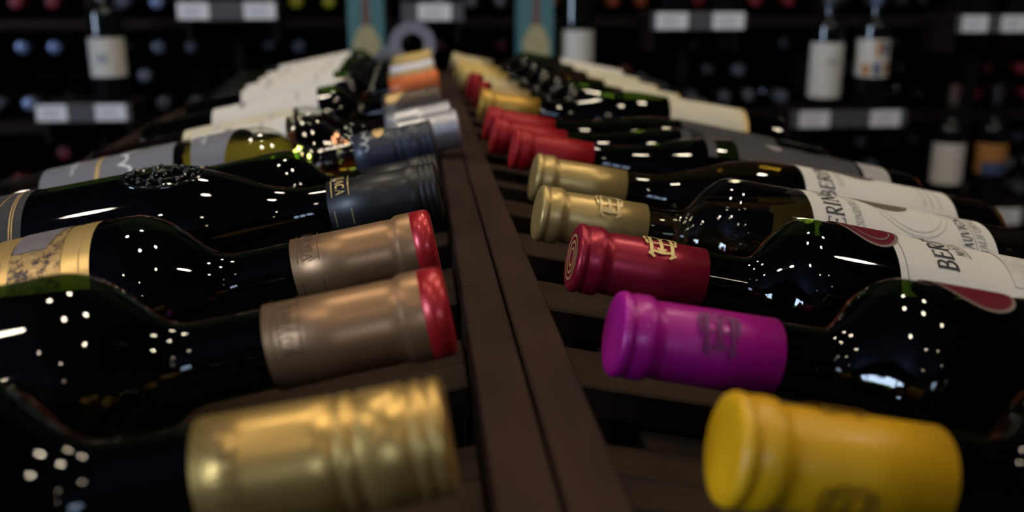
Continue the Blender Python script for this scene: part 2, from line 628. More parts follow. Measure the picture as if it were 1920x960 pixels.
MONO = [([(.18, 0), (.18, 1)], 1.5), ([(.83, 0), (.83, 1)], 1.5), ([(.5, .12), (.5, .8)], 1.5),
        ([(.08, .06), (.18, .0), (.28, -.08)], 1.2), ([(.73, -.08), (.83, 0), (.93, .06)], 1.2),
        ([(.2, .15), (.5, .09), (.82, .15)], 1.2), ([(.37, .26), (.5, .13), (.63, .26)], 1),
        ([(.25, .5), (.44, .5)], 1), ([(.57, .5), (.76, .5)], 1),
        ([(.2, .86), (.3, .95), (.42, .9), (.5, .74)], .8), ([(.5, .74), (.58, .9), (.7, .95), (.8, .86)], .8),
        ([(.18, 1.02), (.33, 1.1), (.45, 1.05), (.5, .98), (.55, 1.05), (.67, 1.1), (.83, 1.02)], .8),
        ([(.18, .98), (.06, .98), (.0, .78), (.06, .6), (.04, .5), (.10, .44)], 1.1),
        ([(.83, .98), (.94, .98), (1.0, .78), (.94, .6), (.96, .5), (.90, .44)], 1.1)]


def monogram(parent, capr, zc, phi0, size, mat):
    def mp(x, y):
        z = zc - (x - 0.5) * size
        a = phi0 + y * size * 0.92 / capr
        r = capr + 0.0006
        return (r * math.cos(a), r * math.sin(a), z)
    return link('monogram', strokes_mesh(MONO, mp, 0.075), mat, parent)


# ------------------------------------------------------------------ the setting
def structure(o):
    o['kind'] = 'structure'
    return o


M_WALL = pmat('wall_paint', (0.030, 0.026, 0.026), 0.8)
M_CEIL = pmat('ceiling_paint', (0.09, 0.10, 0.16), 0.9)
M_FLOOR = wood('floor_boards', (0.03, 0.02, 0.014), (0.07, 0.045, 0.03), 0.5, 1, 0.1)
X0, X1, Y0, Y1, ZC = -4.2, 3.8, -3.6, 3.02, 3.05
structure(box('floor', X0, X1, Y0, Y1, -0.06, 0.0, M_FLOOR, bevel=0))
structure(box('ceiling', X0, X1, Y0, Y1, ZC, ZC + 0.06, M_CEIL, bevel=0))
structure(box('wall_front', X0, X1, Y1, Y1 + 0.1, 0, ZC, M_WALL, bevel=0))
structure(box('wall_right', X1, X1 + 0.1, Y0, Y1, 0, ZC, M_WALL, bevel=0))


def wall_with_hole(name, axis, pos, th, a0, a1, h0, h1):
    """Wall on a plane with a rectangular window opening a0..a1, h0..h1."""
    lo, hi = (X0, X1) if axis == 'y' else (Y0, Y1)
    bm = bmesh.new()
    for (u0, u1, z0, z1) in ((lo, a0, 0, ZC), (a1, hi, 0, ZC), (a0, a1, 0, h0), (a0, a1, h1, ZC)):
        if axis == 'y':
            box_bm(bm, u0, u1, pos, pos + th, z0, z1)
        else:
            box_bm(bm, pos, pos + th, u0, u1, z0, z1)
    me = bpy.data.meshes.new(name)
    bm.to_mesh(me)
    bm.free()
    return structure(link(name, me, M_WALL))


wall_with_hole('wall_back', 'y', Y0 - 0.1, 0.1, -0.45, 0.75, 1.90, 2.50)
wall_with_hole('wall_left', 'x', X0 - 0.1, 0.1, -1.6, -0.4, 1.0, 2.2)
M_FRAME = pmat('window_frame_paint', (0.05, 0.05, 0.055), 0.5)
M_DAY = emit('daylight_pane', (0.55, 0.72, 1.0), WINDOW_POWER)


def window(name, axis, pos, a0, a1, h0, h1, n, m_day):
    e = structure(empty(name, ((a0 + a1) / 2, pos, h0) if axis == 'y' else (pos, (a0 + a1) / 2, h0)))
    c = e.location
    fw = 0.05
    def bx(nm, u0, u1, z0, z1, d0, d1, m):
        if axis == 'y':
            o = box(nm, u0 - c.x, u1 - c.x, d0, d1, z0 - h0, z1 - h0, m, e, 0)
        else:
            o = box(nm, d0, d1, u0 - c.y, u1 - c.y, z0 - h0, z1 - h0, m, e, 0)
        return o
    step = (a1 - a0) / n
    for i in range(n + 1):
        u = a0 + i * step
        bx('window_frame', max(a0, u - fw), min(a1, u + fw), h0, h1, -0.03, 0.03, M_FRAME)
    for i in range(n):
        bx('pane', a0 + i * step + fw, a0 + (i + 1) * step - fw, h0 + 0.04, h1 - 0.04, -0.008, 0.0, m_day)
    bx('window_frame', a0, a1, h0, h0 + 0.04, -0.03, 0.03, M_FRAME)
    bx('window_frame', a0, a1, h1 - 0.04, h1, -0.03, 0.03, M_FRAME)


window('window_1', 'y', Y0 - 0.04, -0.45, 0.75, 1.90, 2.50, 3, M_DAY)
window('window_2', 'x', X0 - 0.04, -1.6, -0.4, 1.0, 2.2, 2, emit('daylight_tall_pane', (0.58, 0.74, 1.0), DOOR_POWER))

# ceiling downlights: a trim ring and a glowing lens each
M_LENS = emit('downlight_lens', (1.0, 0.86, 0.66), LAMP_POWER)
M_TRIM = pmat('downlight_trim', (0.5, 0.5, 0.5), 0.4)
LAMPS = [(-1.35, 0.15, 1), (0.25, 0.55, 1), (1.55, 0.1, 1), (-0.65, 1.3, 1), (0.9, 1.25, 1), (2.4, 1.0, 1), (-2.4, 1.2, 1), (-0.1, 1.95, 1),
         (-1.75, -2.3, .55), (1.5, -2.6, .55), (-0.62, -0.95, .6), (0.75, -1.3, .55)]
v, f = lathe([(0.088, 0.0), (0.088, 0.006)], 24, True, True)
me_lens = mesh('lens', v, f, False)
me_lens.materials.append(M_LENS)
v, f = lathe([(0.089, 0.014), (0.089, 0.0), (0.112, 0.0), (0.108, 0.014)], 24, False, False)
me_trim = mesh('trim_ring', v, f, False)
me_trim.materials.append(M_TRIM)
for i, (x, y, k) in enumerate(LAMPS):
    e = tag(empty('downlight', (x, y, ZC - 0.012)), 'round warm white downlight set in the shop ceiling', 'ceiling light', 'ceiling downlights')
    link('lens', me_lens, None, e)
    link('trim_ring', me_trim, None, e)
    e.scale = (k, k, 1)

# ------------------------------------------------------------------ lying bottles: where they are
TILT = 0.2
# side, Y, distance of the tip from the ridge joint, height offset, tilt, yaw
RIGHT = [(0.2371, .0421, .0022, .196, -.010), (0.3321, .0307, -.0011, .199, .006), (0.4273, .0307, .0012, .210, -.006),
         (0.5279, .0267, -.0018, .1955, .014), (0.6330, .0368, .0001, .199, .005), (0.7330, .0328, .0020, .197, .003),
         (0.8090, .0235, -.001, .208, 0), (0.8840, .0235, -.001, .207, 0), (1.0200, .027, .001, .176, 0), (1.110, .027, .001, .2, 0),
         (1.205, .024, .001, .2, 0), (1.310, .021, .001, .2, 0), (1.410, .019, .001, .2, 0), (1.512, .016, .003, .2, 0)]
LEFT = [(0.2407, .0320, .0054, .148, .004), (0.3379, .0285, .0072, .182, -.028), (0.4432, .0315, .0052, .192, -.016),
        (0.5600, .0268, .0050, .176, .009), (0.6450, .0240, -.0035, .200, 0), (0.7500, .0256, .0045, .2, .005),
        (0.830, .0030, -.002, .2, 0), (0.908, .0060, -.003, .2, 0), (1.025, .012, .002, .2, 0), (1.215, .010, .002, .2, 0),
        (1.310, .012, .001, .2, 0), (1.400, .012, .001, .2, 0), (1.490, .014, .001, .2, 0), (1.575, .012, .003, .2, 0)]

# ------------------------------------------------------------------ the rack: two back-to-back units
YA, YB = -0.30, 1.66
SW = 0.385                     # how far the slats reach out from the ridge


def build_rack(side, rows, label):
    e = tag(empty('display_rack', (side * 0.2, (YA + YB) / 2, 0)), label, 'wine rack')
    ox, oy = -side * 0.2, -(YA + YB) / 2
    g = 0.0006
    xs = sorted((side * g, side * 0.019))
    box('ridge_board', xs[0] + ox, xs[1] + ox, YA + oy, YB + oy, 0.03, RZ, M_RIDGE, e, 0.0009)
    # slats: two boards between each pair of bottles
    ys = [r[0] for r in rows]
    p = 0.1
    ys = sorted(ys)
    cen = [ys[0] - p * k for k in (5, 4, 3, 2, 1)] + ys + [ys[-1] + p]
    tz = Matrix.Translation((side * 0.0205 + ox, oy, RZ - (0.0105 if side > 0 else 0.0120))) @ Matrix.Rotation(side * TILT, 4, 'Y')
    half = 0.0245
    n = 0
    for a, b in zip(cen, cen[1:]):
        s0, s1 = a + half, b - half
        if s1 > YB:
            s1 = YB
        mid = s0 + (s1 - s0) * 0.47
        for (q0, q1, dz) in ((s0, mid - 0.0012, 0.0), (mid + 0.0012, s1, -0.0012)):
            if q1 - q0 < 0.005:
                continue
            xa, xb = (0.0, SW) if side > 0 else (-SW, 0.0)
            bm = bmesh.new()
            box_bm(bm, xa, xb, q0, q1, -0.014 + dz, dz)
            bmesh.ops.bevel(bm, geom=bm.edges[:], offset=0.0010, segments=1, affect='EDGES')
            bmesh.ops.transform(bm, matrix=tz, verts=bm.verts)
            me = bpy.data.meshes.new('slat')
            bm.to_mesh(me)
            bm.free()
            link('slat', me, M_SLAT, e)
    xa, xb = (SW, SW + 0.019) if side > 0 else (-SW - 0.019, -SW)
    o = box('end_stop', xa, xb, YA, YB, -0.05, 0.035, M_RIDGE, e, 0.001, tz)
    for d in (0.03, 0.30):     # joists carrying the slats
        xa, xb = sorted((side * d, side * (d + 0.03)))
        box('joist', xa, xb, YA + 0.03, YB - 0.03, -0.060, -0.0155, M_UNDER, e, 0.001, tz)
    zb = RZ - 0.09
    for y in (YA + 0.012, YB - 0.012):      # end panels with a sloping top
        xi, xo = side * 0.0205 + ox, side * (0.0205 + SW * 0.98) + ox
        zt = lambda x: RZ - 0.020 - abs(x - xi) * math.tan(TILT)
        pts = [(xi, 0.03), (xo, 0.03), (xo, zt(xo)), (xi, zt(xi))]
        v = [(x, y - 0.009 + oy, z) for x, z in pts] + [(x, y + 0.009 + oy, z) for x, z in pts]
        fcs = [(0, 1, 2, 3), (7, 6, 5, 4), (0, 4, 5, 1), (1, 5, 6, 2), (2, 6, 7, 3), (3, 7, 4, 0)]
        link('end_panel', mesh('end_panel', v, fcs, False), M_RIDGE, e)
    xi, xo = sorted((side * 0.0205 + ox, side * 0.40 + ox))
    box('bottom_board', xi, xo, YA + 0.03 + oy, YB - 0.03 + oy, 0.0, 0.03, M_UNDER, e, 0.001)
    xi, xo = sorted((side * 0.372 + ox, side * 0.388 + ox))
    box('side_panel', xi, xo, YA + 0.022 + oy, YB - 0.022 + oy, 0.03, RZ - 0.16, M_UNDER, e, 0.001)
    return e


build_rack(1, RIGHT, 'dark brown slatted wine rack sloping down to the right of the ridge')
build_rack(-1, LEFT, 'dark brown slatted wine rack sloping down to the left of the ridge')


# ------------------------------------------------------------------ lying bottles
def bottle(side, place, shape, style, capcol, gl, wine, label, clen=0.060, rl=0.0157, rt=0.0144, bubble=0.0, seg=48):
    Y, xe, dz, tilt, yaw = place
    L = SHAPES[shape][0]
    ax = Vector((-side * math.cos(tilt) * math.cos(yaw), -math.sin(yaw), math.sin(tilt)))     # base -> tip
    tip = Vector((side * xe, Y, RZ + 0.0258 - 0.2 * xe + dz))
    u = Vector((0, 0, 1))
    u = (u - ax * u.dot(ax)).normalized()
    vv = ax.cross(u)
    rot = Matrix((u, vv, ax)).transposed()
    e = tag(empty('wine_bottle', tip - ax * L, rot), label, 'bottle', 'bottles lying on the slatted rack')
    link('glass', body_mesh(shape, seg), None if body_mesh(shape, seg).materials else None, e).data
    g = e.children[0] if e.children else [o for o in COL.objects if o.parent == e][0]
    g.material_slots
    # the glass colour belongs to the object so that shapes can share one mesh
    if not g.data.materials:
        g.data.materials.append(gl)
    g.material_slots[0].link = 'OBJECT'
    g.material_slots[0].material = gl
    if wine is not None:
        wm = wine_mesh(shape, tilt, bubble, seg)
        wo = link('wine', wm, None, e)
        if not wm.materials:
            wm.materials.append(wine)
        wo.material_slots[0].link = 'OBJECT'
        wo.material_slots[0].material = wine
    if style == 'band':
        cmesh = cap_mesh(style, shape, clen, rl, rt, seg, 0.0092)
        red = cap_mesh(style, shape, clen, rl, rt, seg, 0.0, 0.0092)
        c = link('capsule', cmesh, None, e)
        setm(c, CAPM[capcol])
        r = link('red_tip', red, None, c)
        setm(r, CAPM['redend'])
    else:
        c = link('capsule', cap_mesh(style, shape, clen, rl, rt, seg), None, e)
        setm(c, CAPM[capcol])
    return e, c


def setm(o, m):
    if not o.data.materials:
        o.data.materials.append(m)
    o.material_slots[0].link = 'OBJECT'
    o.material_slots[0].material = m


def RF(shape):
    return lambda z: radius_at(shape, z)


def paper(e, shape, z0, z1, a0, a1, mat, name='label', edge0=None):
    return link(name, patch(RF(shape), z0, z1, a0, a1, 0.0004, 4, 40, edge0), mat, e)


D = math.radians
# ---- right side, near to far
def right_row():
    e, c = bottle(1, RIGHT[0], 'std', 'foil', 'yellow', M_DARKG, M_REDWINE, 'dark wine bottle with bright yellow capsule, nearest on the right', bubble=.008)
    ink = pmat('ochre_ink', (0.22, 0.11, 0.004), .5)
    monogram(c, .0149, .270, D(2), .0155, ink)
    monogram(c, .0149, .270, D(-146), .0155, ink)

    e, c = bottle(1, RIGHT[1], 'std', 'foil', 'magenta', M_DARKG, M_REDWINE, 'dark wine bottle with magenta capsule carrying a faint dark monogram', bubble=.011)
    monogram(c, .0149, .266, D(-76), .0155, pmat('dark_magenta_ink', (0.16, 0.004, 0.10), 0.5))
    s = 'std'
    l = paper(e, s, .048, .145, D(-70), D(110), M_PAPER)
    disc('medallion', RF(s), .170, D(12), .0145, .022, M_MEDRED, l)
    disc('medallion_rim', RF(s), .170, D(12), .0160, .0235, M_MEDRIM, l, .0007, .88)

    e, c = bottle(1, RIGHT[2], 'std', 'foil', 'maroon', M_DARKG, M_REDWINE, 'dark wine bottle with maroon capsule carrying a gold monogram', bubble=.011)
    monogram(c, .0149, .2635, D(-46), .0150, M_GOLDINK)
    L = .3008
    tipd = []
    for k in range(3):
        v, f = lathe([(.0035 + k * .0030, L + .0001), (.0046 + k * .0030, L + .0001)], 32, False, False)
        link('seal_ring', mesh('seal_ring', v, f, False), M_DULLGOLD, c)
    l = paper(e, s, .044, .162, D(-62), D(110), M_PAPER)
    ring_line('border_line', RF(s), .1585, D(-62), D(110), .0004, M_GREYINK, l)
    disc('medallion', RF(s), .169, D(13), .0135, .024, M_MEDRED, l)
    disc('medallion_rim', RF(s), .169, D(13), .0152, .0257, M_MEDRIM, l, .0007, .87)
    disc('medallion_ring', RF(s), .169, D(13), .0114, .0208, M_MEDRIM, l, .0010, .95)
    wrap_text('lettering', 'BERINGER', .0092, RF(s), .1330, D(-36), M_INK, l, wd=.15)
    wrap_text('lettering', 'MAIN & VINE', .0044, RF(s), .1250, D(-18), M_INK, l, wd=.14)
    ring_line('rule_line', RF(s), .1310, D(-12), D(40), .0004, M_INK, l)
    ring_line('rule_line', RF(s), .1232, D(-20), D(40), .0004, M_INK, l)
    tree = link('engraving', patch(RF(s), .050, .106, D(-40), D(60), .0007, 4, 30), M_ENGR, l)

    e, c = bottle(1, RIGHT[3], 'std', 'foil', 'gold', M_CLEARG, M_WHITEWINE, 'clear white wine bottle with gold capsule and taupe disc on its label', bubble=.009)
    monogram(c, .0149, .2635, D(-58), .0150, pmat('pale_gold_ink', (0.66, 0.50, 0.24), 0.4, 0.4))
    l = paper(e, s, .046, .156, D(-75), D(110), M_PAPER)
    wrap_text('lettering', 'BERINGER', .0098, RF(s), .1375, D(-58), M_INK, l, wd=.14)
    wrap_text('lettering', "FOUNDERS' ESTATE", .0044, RF(s), .1265, D(-50), M_GREYINK, l, wd=.14)
    disc('medallion', RF(s), .106, D(10), .0165, .016, M_MEDTAUPE, l)
    disc('medallion_ring', RF(s), .093, D(2), .024, .030, M_PALEINK, l, .0006, .97)
    disc('medallion_ring', RF(s), .093, D(2), .0205, .0265, M_PALEINK, l, .0006, .97)
    wrap_text('lettering', 'SAUVIGNON BLANC', .0056, RF(s), .0610, D(-52), M_INK, l, wd=.14)
    wrap_text('lettering', 'CALIFORNIA', .0046, RF(s), .0525, D(-50), M_GREYINK, l, wd=.14)
    ring_line('rule_line', RF(s), .0590, D(-52), D(30), .0004, M_GREYINK, l)

    s = 'slope2'
    e, c = bottle(1, RIGHT[4], s, 'foil', 'gold', M_OLIVEG, M_REDWINE, 'dark olive wine bottle with plain gold capsule and long white label', bubble=.012)
    l = paper(e, s, .040, .147, D(-75), D(110), M_PAPER)
    wrap_text('lettering', 'BERINGER', .0098, RF(s), .1270, D(-50), M_INK, l, wd=.14)
    wrap_text('lettering', "FOUNDERS'", .0040, RF(s), .1185, D(-30), M_PALEINK, l, wd=.14)
    disc('medallion', RF(s), .103, D(13), .0165, .015, M_MEDTAUPE, l)
    for zz in (.062, .057, .051):
        ring_line('small_print', RF(s), zz, D(-38), D(10), .0016, M_PALEINK, l)

    s = 'slope3'
    e, c = bottle(1, RIGHT[5], s, 'foil', 'red', M_DARKG, M_REDWINE, 'dark wine bottle with red capsule, nearest of the three red-capped bottles', bubble=.008)
    l = paper(e, s, .055, .175, D(-45), D(100), M_CHARC)
    paper(e, s, .030, .052, D(-40), D(100), pmat('pale_grey_label', (0.35, 0.33, 0.33), .7), 'lower_label')
    disc('emblem', RF(s), .120, D(-5), .006, .008, M_GREYINK, l)
    e, c = bottle(1, RIGHT[6], s, 'foil', 'red', M_DARKG, M_REDWINE, 'dark wine bottle with red capsule, middle of the three red-capped bottles', bubble=.008)
    paper(e, s, .055, .165, D(-40), D(100), M_CHARC)
    e, c = bottle(1, RIGHT[7], 'slope3', 'foil', 'red', M_DARKG, M_REDWINE, 'dark wine bottle with red capsule, farthest of the three red-capped bottles', bubble=.008)
    paper(e, 'slope3', .055, .145, D(-30), D(100), M_CHARC)
    s = 'slope2'
    e, c = bottle(1, RIGHT[8], s, 'foil', 'brightgold', M_DARKG, M_REDWINE, 'dark wine bottle with gold capsule and cream label behind the red-capped bottles', bubble=.008)
    l = paper(e, s, .045, .128, D(-75), D(110), M_CREAM)
    ring_line('gold_edge', RF(s), .0475, D(-75), D(110), .005, M_DULLGOLD, l)
    ring_line('small_print', RF(s), .105, D(-30), D(-5), .004, M_PALEINK, l)
    specs = [('std', 'palegold', 'bronze', M_CREAM, 'dark wine bottle with brownish gold capsule just beyond the cream-labelled one'),
             ('std', 'red', 'palegold', M_CREAM, 'dark wine bottle with pink-tipped pale gold capsule far along the right rack'),
             ('std', 'cream', 'cream', M_CREAM, 'wine bottle with yellow gold capsule far along the right rack'),
             ('std', 'cream', 'cream', M_CREAM, 'wine bottle with cream capsule, last but one on the right rack'),
             ('std', 'cream', 'cream', M_CREAM, 'wine bottle with cream capsule, last on the right rack')]
    cols = ['tan', 'palegold', 'cream', 'cream', 'palegold']
    for i, (sh, a, b, lm, lb) in enumerate(specs):
        pl = RIGHT[9 + i]
        e, c = bottle(1, pl, sh, 'foil', cols[i], M_DARKG if i != 1 else M_OLIVEG, M_REDWINE, lb, bubble=.008, seg=32)
        if i in (0, 1):
            tipc = link('tip_seal', cap_mesh('foil', sh, .012, .0157, .0157, 32), None, c)
            setm(tipc, CAPM['red'])
        l = paper(e, sh, .045, .140, D(-75), D(110), lm if i < 4 else M_PAPER)
        if i < 3:
            ring_line('gold_edge', RF(sh), .047, D(-75), D(110), .004, M_DULLGOLD, l)


M_ENGR = pmat('faint_engraving', (0.56, 0.54, 0.50), 0.75, var=0.45, vscale=120)
M_LANDSCAPE = picture_mat('landscape_print', (0.50, 0.33, 0.13), (0.07, 0.05, 0.05), (0.62, 0.44, 0.20))
right_row()


def left_row():
    # nearest: gold screw cap
    e, c = bottle(-1, LEFT[0], 'tall', 'screw', 'screwgold', M_DARKG, M_REDWINE, 'dark wine bottle with ridged gold screw cap, nearest on the left', clen=.064, rl=.0158, rt=.0155, bubble=.006)
    rc = lambda z: .0160
    wrap_text('lettering', 'BARACA', .0046, rc, .2665, D(95), pmat('bronze_ink', (0.22, 0.13, 0.05), .5, .3), c, 'end', wd=.13)
    ring_line('rule_line', rc, .2645, D(30), D(95), .0005, MATS['bronze_ink'], c)
    ring_line('rule_line', rc, .2730, D(30), D(95), .0005, MATS['bronze_ink'], c)

    for k, lb in ((1, 'dark wine bottle with red-tipped bronze capsule, nearer of the two alike'), (2, 'dark wine bottle with red-tipped bronze capsule and gold landscape label')):
        e, c = bottle(-1, LEFT[k], 'tall', 'band', 'brown', M_DARKG, M_REDWINE, lb, clen=.064, rl=.0163, rt=.0152, bubble=.010)
        rc = lambda z: .0156
        ph = D(86) if k == 1 else D(60)
        wrap_text('lettering', 'BARACA', .0044, rc, .2675, ph, M_CAPINK, c, 'end', wd=.13)
        for zz in (.2650, .2745):
            ring_line('rule_line', rc, zz, D(-10), ph + .05, .0004, M_CAPINK, c)
        for zz in (.2650, .2745):
            ring_line('rule_line', rc, zz, ph + .55, ph + 1.3, .0004, M_CAPINK, c)
        s = 'tall'
        z1, z0 = (.184, .140) if k == 2 else (.150, .100)
        l = paper(e, s, z0, z1, D(-60), D(110), M_GOLDL)
        ring_line('border_line', RF(s), z1 - .0045, D(-60), D(110), .0004, M_DULLGOLD, l)
        ring_line('border_line', RF(s), z0 + .0065, D(-60), D(110), .0004, M_DULLGOLD, l)
        p_ = link('landscape', patch(RF(s), z0 + .010, z1 - .012, D(-30), D(72), .0007, 4, 30), M_LANDSCAPE, l)
        link('sky_strip', patch(RF(s), z0 + .011, z1 - .013, D(-8), D(24), .0009, 3, 12, lambda q: -.006 * q), pmat('grey_sky_print', (0.20, 0.18, 0.19), .5, .2, var=.4, vscale=150), p_)

    # black capped bottle with a relief crest on the shoulder
    s = 'slope'
    e, c = bottle(-1, LEFT[3], s, 'smooth', 'black', M_DARKG, M_REDWINE, 'black-capped dark bottle with embossed crest on its shoulder', clen=.062, rl=.0170, rt=.0166, bubble=0)
    rc = lambda z: .0172
    wrap_text('lettering', 'BARACA', .0046, rc, .2545, D(52), M_GOLDINK, c, 'end', wd=.12)
    for zz in (.2520, .2615):
        ring_line('rule_line', rc, zz, D(-10), D(55), .0004, M_GOLDINK, c)
    for zz in (.2520, .2615):
        ring_line('rule_line', rc, zz, D(80), D(110), .0004, M_GOLDINK, c)
    l = paper(e, s, .010, .092, D(-60), D(66), M_CHARC)
    for dz_, w_ in ((.0048, .0007), (.0062, .0007)):
        ring_line('gold_border', RF(s), .092 - dz_, D(-60), D(60), w_, M_DULLGOLD, l)
    for a_ in (59, 61.5):
        side_line('gold_border', RF(s), D(a_), .012, .0872, .0006, M_DULLGOLD, l)
    disc('gold_arc', RF(s), .062, D(0), .019, .034, M_DULLGOLD, l, .0007, .97)
    crest(e, s, .164, D(10))

    # bottle behind it
    s = 'short'
    e, c = bottle(-1, LEFT[4], s, 'smooth', 'black', M_DARKG, M_REDWINE, 'dark wine bottle with black cap and gold-edged white label', clen=.050, rl=.0160, rt=.0155, bubble=.006)
    l = paper(e, s, .040, .146, D(-60), D(100), M_PAPER)
    ring_line('gold_edge', RF(s), .1445, D(-60), D(100), .004, M_DULLGOLD, l)

    # golden wine bottle
    s = 'tall2'
    e, c = bottle(-1, LEFT[5], s, 'screw', 'navy', M_CLEARG, M_YELLOWWINE, 'golden white wine bottle with slate blue screw cap and grey label', clen=.060, rl=.0160, rt=.0155, bubble=.005)
    rc = lambda z: .0163
    scribble(c, rc, .2690, D(-25), D(70), .0060, M_WHITEINK)
    disc('emblem', rc, .2830, D(15), .0045, .0075, M_DULLGOLD, c)
    l = paper(e, s, .150, .172, D(-70), D(110), M_GREYL, 'neck_label', lambda q: .022 - .030 * q)
    scribble(l, RF(s), .1555, D(-15), D(25), .006, M_WHITEINK)
    l = paper(e, s, .040, .137, D(-70), D(110), M_GREYL)
    scribble(l, RF(s), .095, D(-20), D(45), .013, M_WHITEINK)
    scribble(l, RF(s), .060, D(-20), D(30), .006, M_WHITEINK)
    ring_line('gold_line', RF(s), .082, D(-70), D(110), .003, M_DULLGOLD, l)
    ring_line('green_patch', RF(s), .112, D(-30), D(2), .022, pmat('green_print', (0.16, 0.22, 0.08), .6), l)

    specs = [
        ('tall2', 'ridged', 'silver', M_CLEARG, M_ROSEWINE, M_PAPER, (.108, .186), 'amber wine bottle with big silver screw cap, nearer of the silver pair'),
        ('tall2', 'ridged', 'silver', M_CLEARG, M_REDWINE, M_CREAM, (.088, .186), 'wine bottle with silver screw cap, farther of the silver pair'),
        ('std', 'foil', 'bronze', M_DARKG, M_REDWINE, M_PAPER, (.075, .180), 'dark wine bottle with dark bronze capsule beside the orange one'),
        ('std', 'foil', 'orange', M_DARKG, M_REDWINE, M_PAPER, (.070, .180), 'dark wine bottle with orange capsule on the left rack'),
        ('std', 'foil', 'tan', M_DARKG, M_REDWINE, M_PAPER, (.062, .182), 'dark wine bottle with tan capsule just beyond the orange one'),
        ('std', 'foil', 'white', M_DARKG, M_REDWINE, M_PAPER, (.065, .180), 'wine bottle with white capsule far along the left rack'),
        ('std', 'foil', 'tan', M_DARKG, M_REDWINE, M_PAPER, (.065, .180), 'wine bottle with tan capsule, last but one on the left rack'),
        ('std', 'foil', 'cream', M_DARKG, M_REDWINE, M_PAPER, (.07, .180), 'wine bottle with yellowish capsule, last on the left rack')]
    for i, (s, st, cc, g, wn, lm, (z0, z1), lb) in enumerate(specs):
        pl = LEFT[6 + i]
        e, c = bottle(-1, pl, s, st, cc, g, wn, lb, clen=.060, rl=.0165 if st == 'ridged' else .0153, rt=.0155 if st == 'ridged' else .0147, bubble=.008, seg=36)
        l = paper(e, s, z0, z1, D(-75), D(110), lm)
        ring_line('small_print', RF(s), z0 + .03, D(-5), D(25), .006, M_GREYINK if i % 2 == 0 else M_PALEINK, l)
        ring_line('small_print', RF(s), z1 - .02, D(-20), D(35), .004, M_PALEINK, l)
        if i == 2:
            link('gold_wedge', patch(lambda z: .0149, .245, .262, D(-20), D(60), .0008, 2, 12, lambda q: .02 * (1 - q) - .008), M_DULLGOLD, c)


def scribble(parent, rf, z, a0, a1, h, mat):
    """Handwritten-looking line of script: loops around the bottle."""
    W = (a1 - a0) * rf(z) / h
    pts = []
    n = int(W * 10)
    for i in range(n + 1):
        t = i / n * W
        k = t * 6.0
        pts.append((t + 0.16 * math.sin(k), 0.45 + (0.34 + 0.18 * math.sin(k * 0.37)) * math.cos(k)))

    def mp(x, y):
        zz = z + y * h
        r = rf(zz) + 0.0008
        a = a0 + x * h / rf(z)
        return (r * math.cos(a), r * math.sin(a), zz)
    link('script_lettering', strokes_mesh([(pts, 1)], mp, 0.17), mat, parent)


def crest(e, s, zc, ac):
    rf = RF(s)
    R0 = rf(zc)
    bm = bmesh.new()

    def pt(dz, da, off):
        z = zc + dz
        a = ac + da / R0
        r = rf(z) + off
        return Vector((r * math.cos(a), r * math.sin(a), z))
    # rim: a raised oval bead
    n = 56
    for (rz, ra, w_) in ((.0215, .0165, .0009), (.0135, .0100, .0006)):
        ring = []
        for k in range(n):
            t = 2 * PI * k / n
            c0 = [pt(rz * q * math.cos(t), ra * q * math.sin(t), h) for q, h in ((1 - w_ / ra * 1.4, -.0002), (1 - w_ / ra * .5, w_ * 1.1), (1 + w_ / ra * .5, w_ * 1.1), (1 + w_ / ra * 1.4, -.0002))]
            ring.append([bm.verts.new(p) for p in c0])
        for k in range(n):
            a, b = ring[k], ring[(k + 1) % n]
            for j in range(3):
                bm.faces.new((a[j], b[j], b[j + 1], a[j + 1]))
    rnd = random.Random(3)
    for k in range(70):
        t = rnd.uniform(0, 2 * PI)
        q = rnd.uniform(.55, .95) if k < 46 else rnd.uniform(0, .45)
        m = Matrix.Translation(pt(.0215 * q * math.cos(t), .0165 * q * math.sin(t), .0004))
        sx = rnd.uniform(.0009, .0020)
        bmesh.ops.create_icosphere(bm, subdivisions=1, radius=sx, matrix=m)
    me = bpy.data.meshes.new('crest')
    bm.to_mesh(me)
    bm.free()
    me.polygons.foreach_set('use_smooth', [True] * len(me.polygons))
    link('crest', me, pmat('relief_glass', (0.004, 0.005, 0.003), .10, spec=.6), e)


M_CAPINK = pmat('dark_brown_ink', (0.10, 0.055, 0.03), .5, .3)
left_row()

# ------------------------------------------------------------------ neck hanger ring at the far end of the left rack
def hanger():
    c = at(773, 84, 1.5935)
    k = 1.60 / F
    R, r = 42 * k, 21 * k
    v, f = [], []
    n = 40
    outer, inner = [], []
    for i in range(n):
        t = 2 * PI * i / n
        ox, oz = R * math.cos(t), R * math.sin(t)
        if oz < 0 and ox < 0:      # the ring runs out into a long tail to the lower left
            s = max(0.0, math.cos(t - D(212))) ** 6
            ox -= s * 0.030
            oz -= s * 0.006
        outer.append((ox, oz))
        inner.append((r * math.cos(t), r * math.sin(t)))
    for dy in (-0.0012, 0.0012):
        for p in outer:
            v.append((p[0], dy, p[1]))
        for p in inner:
            v.append((p[0], dy, p[1]))
    for i in range(n):
        j = (i + 1) % n
        f.append((i, j, n + j, n + i))
        f.append((2 * n + j, 2 * n + i, 3 * n + i, 3 * n + j))
        f.append((j, i, 2 * n + i, 2 * n + j))
        f.append((n + i, n + j, 3 * n + j, 3 * n + i))
    o = link('neck_hanger', mesh('neck_hanger', v, f, False), pmat('grey_card', (0.22, 0.22, 0.27), .6))
    o.location = c
    tag(o, 'large grey ring-shaped card hanger at the far end of the left rack', 'tag')


hanger()

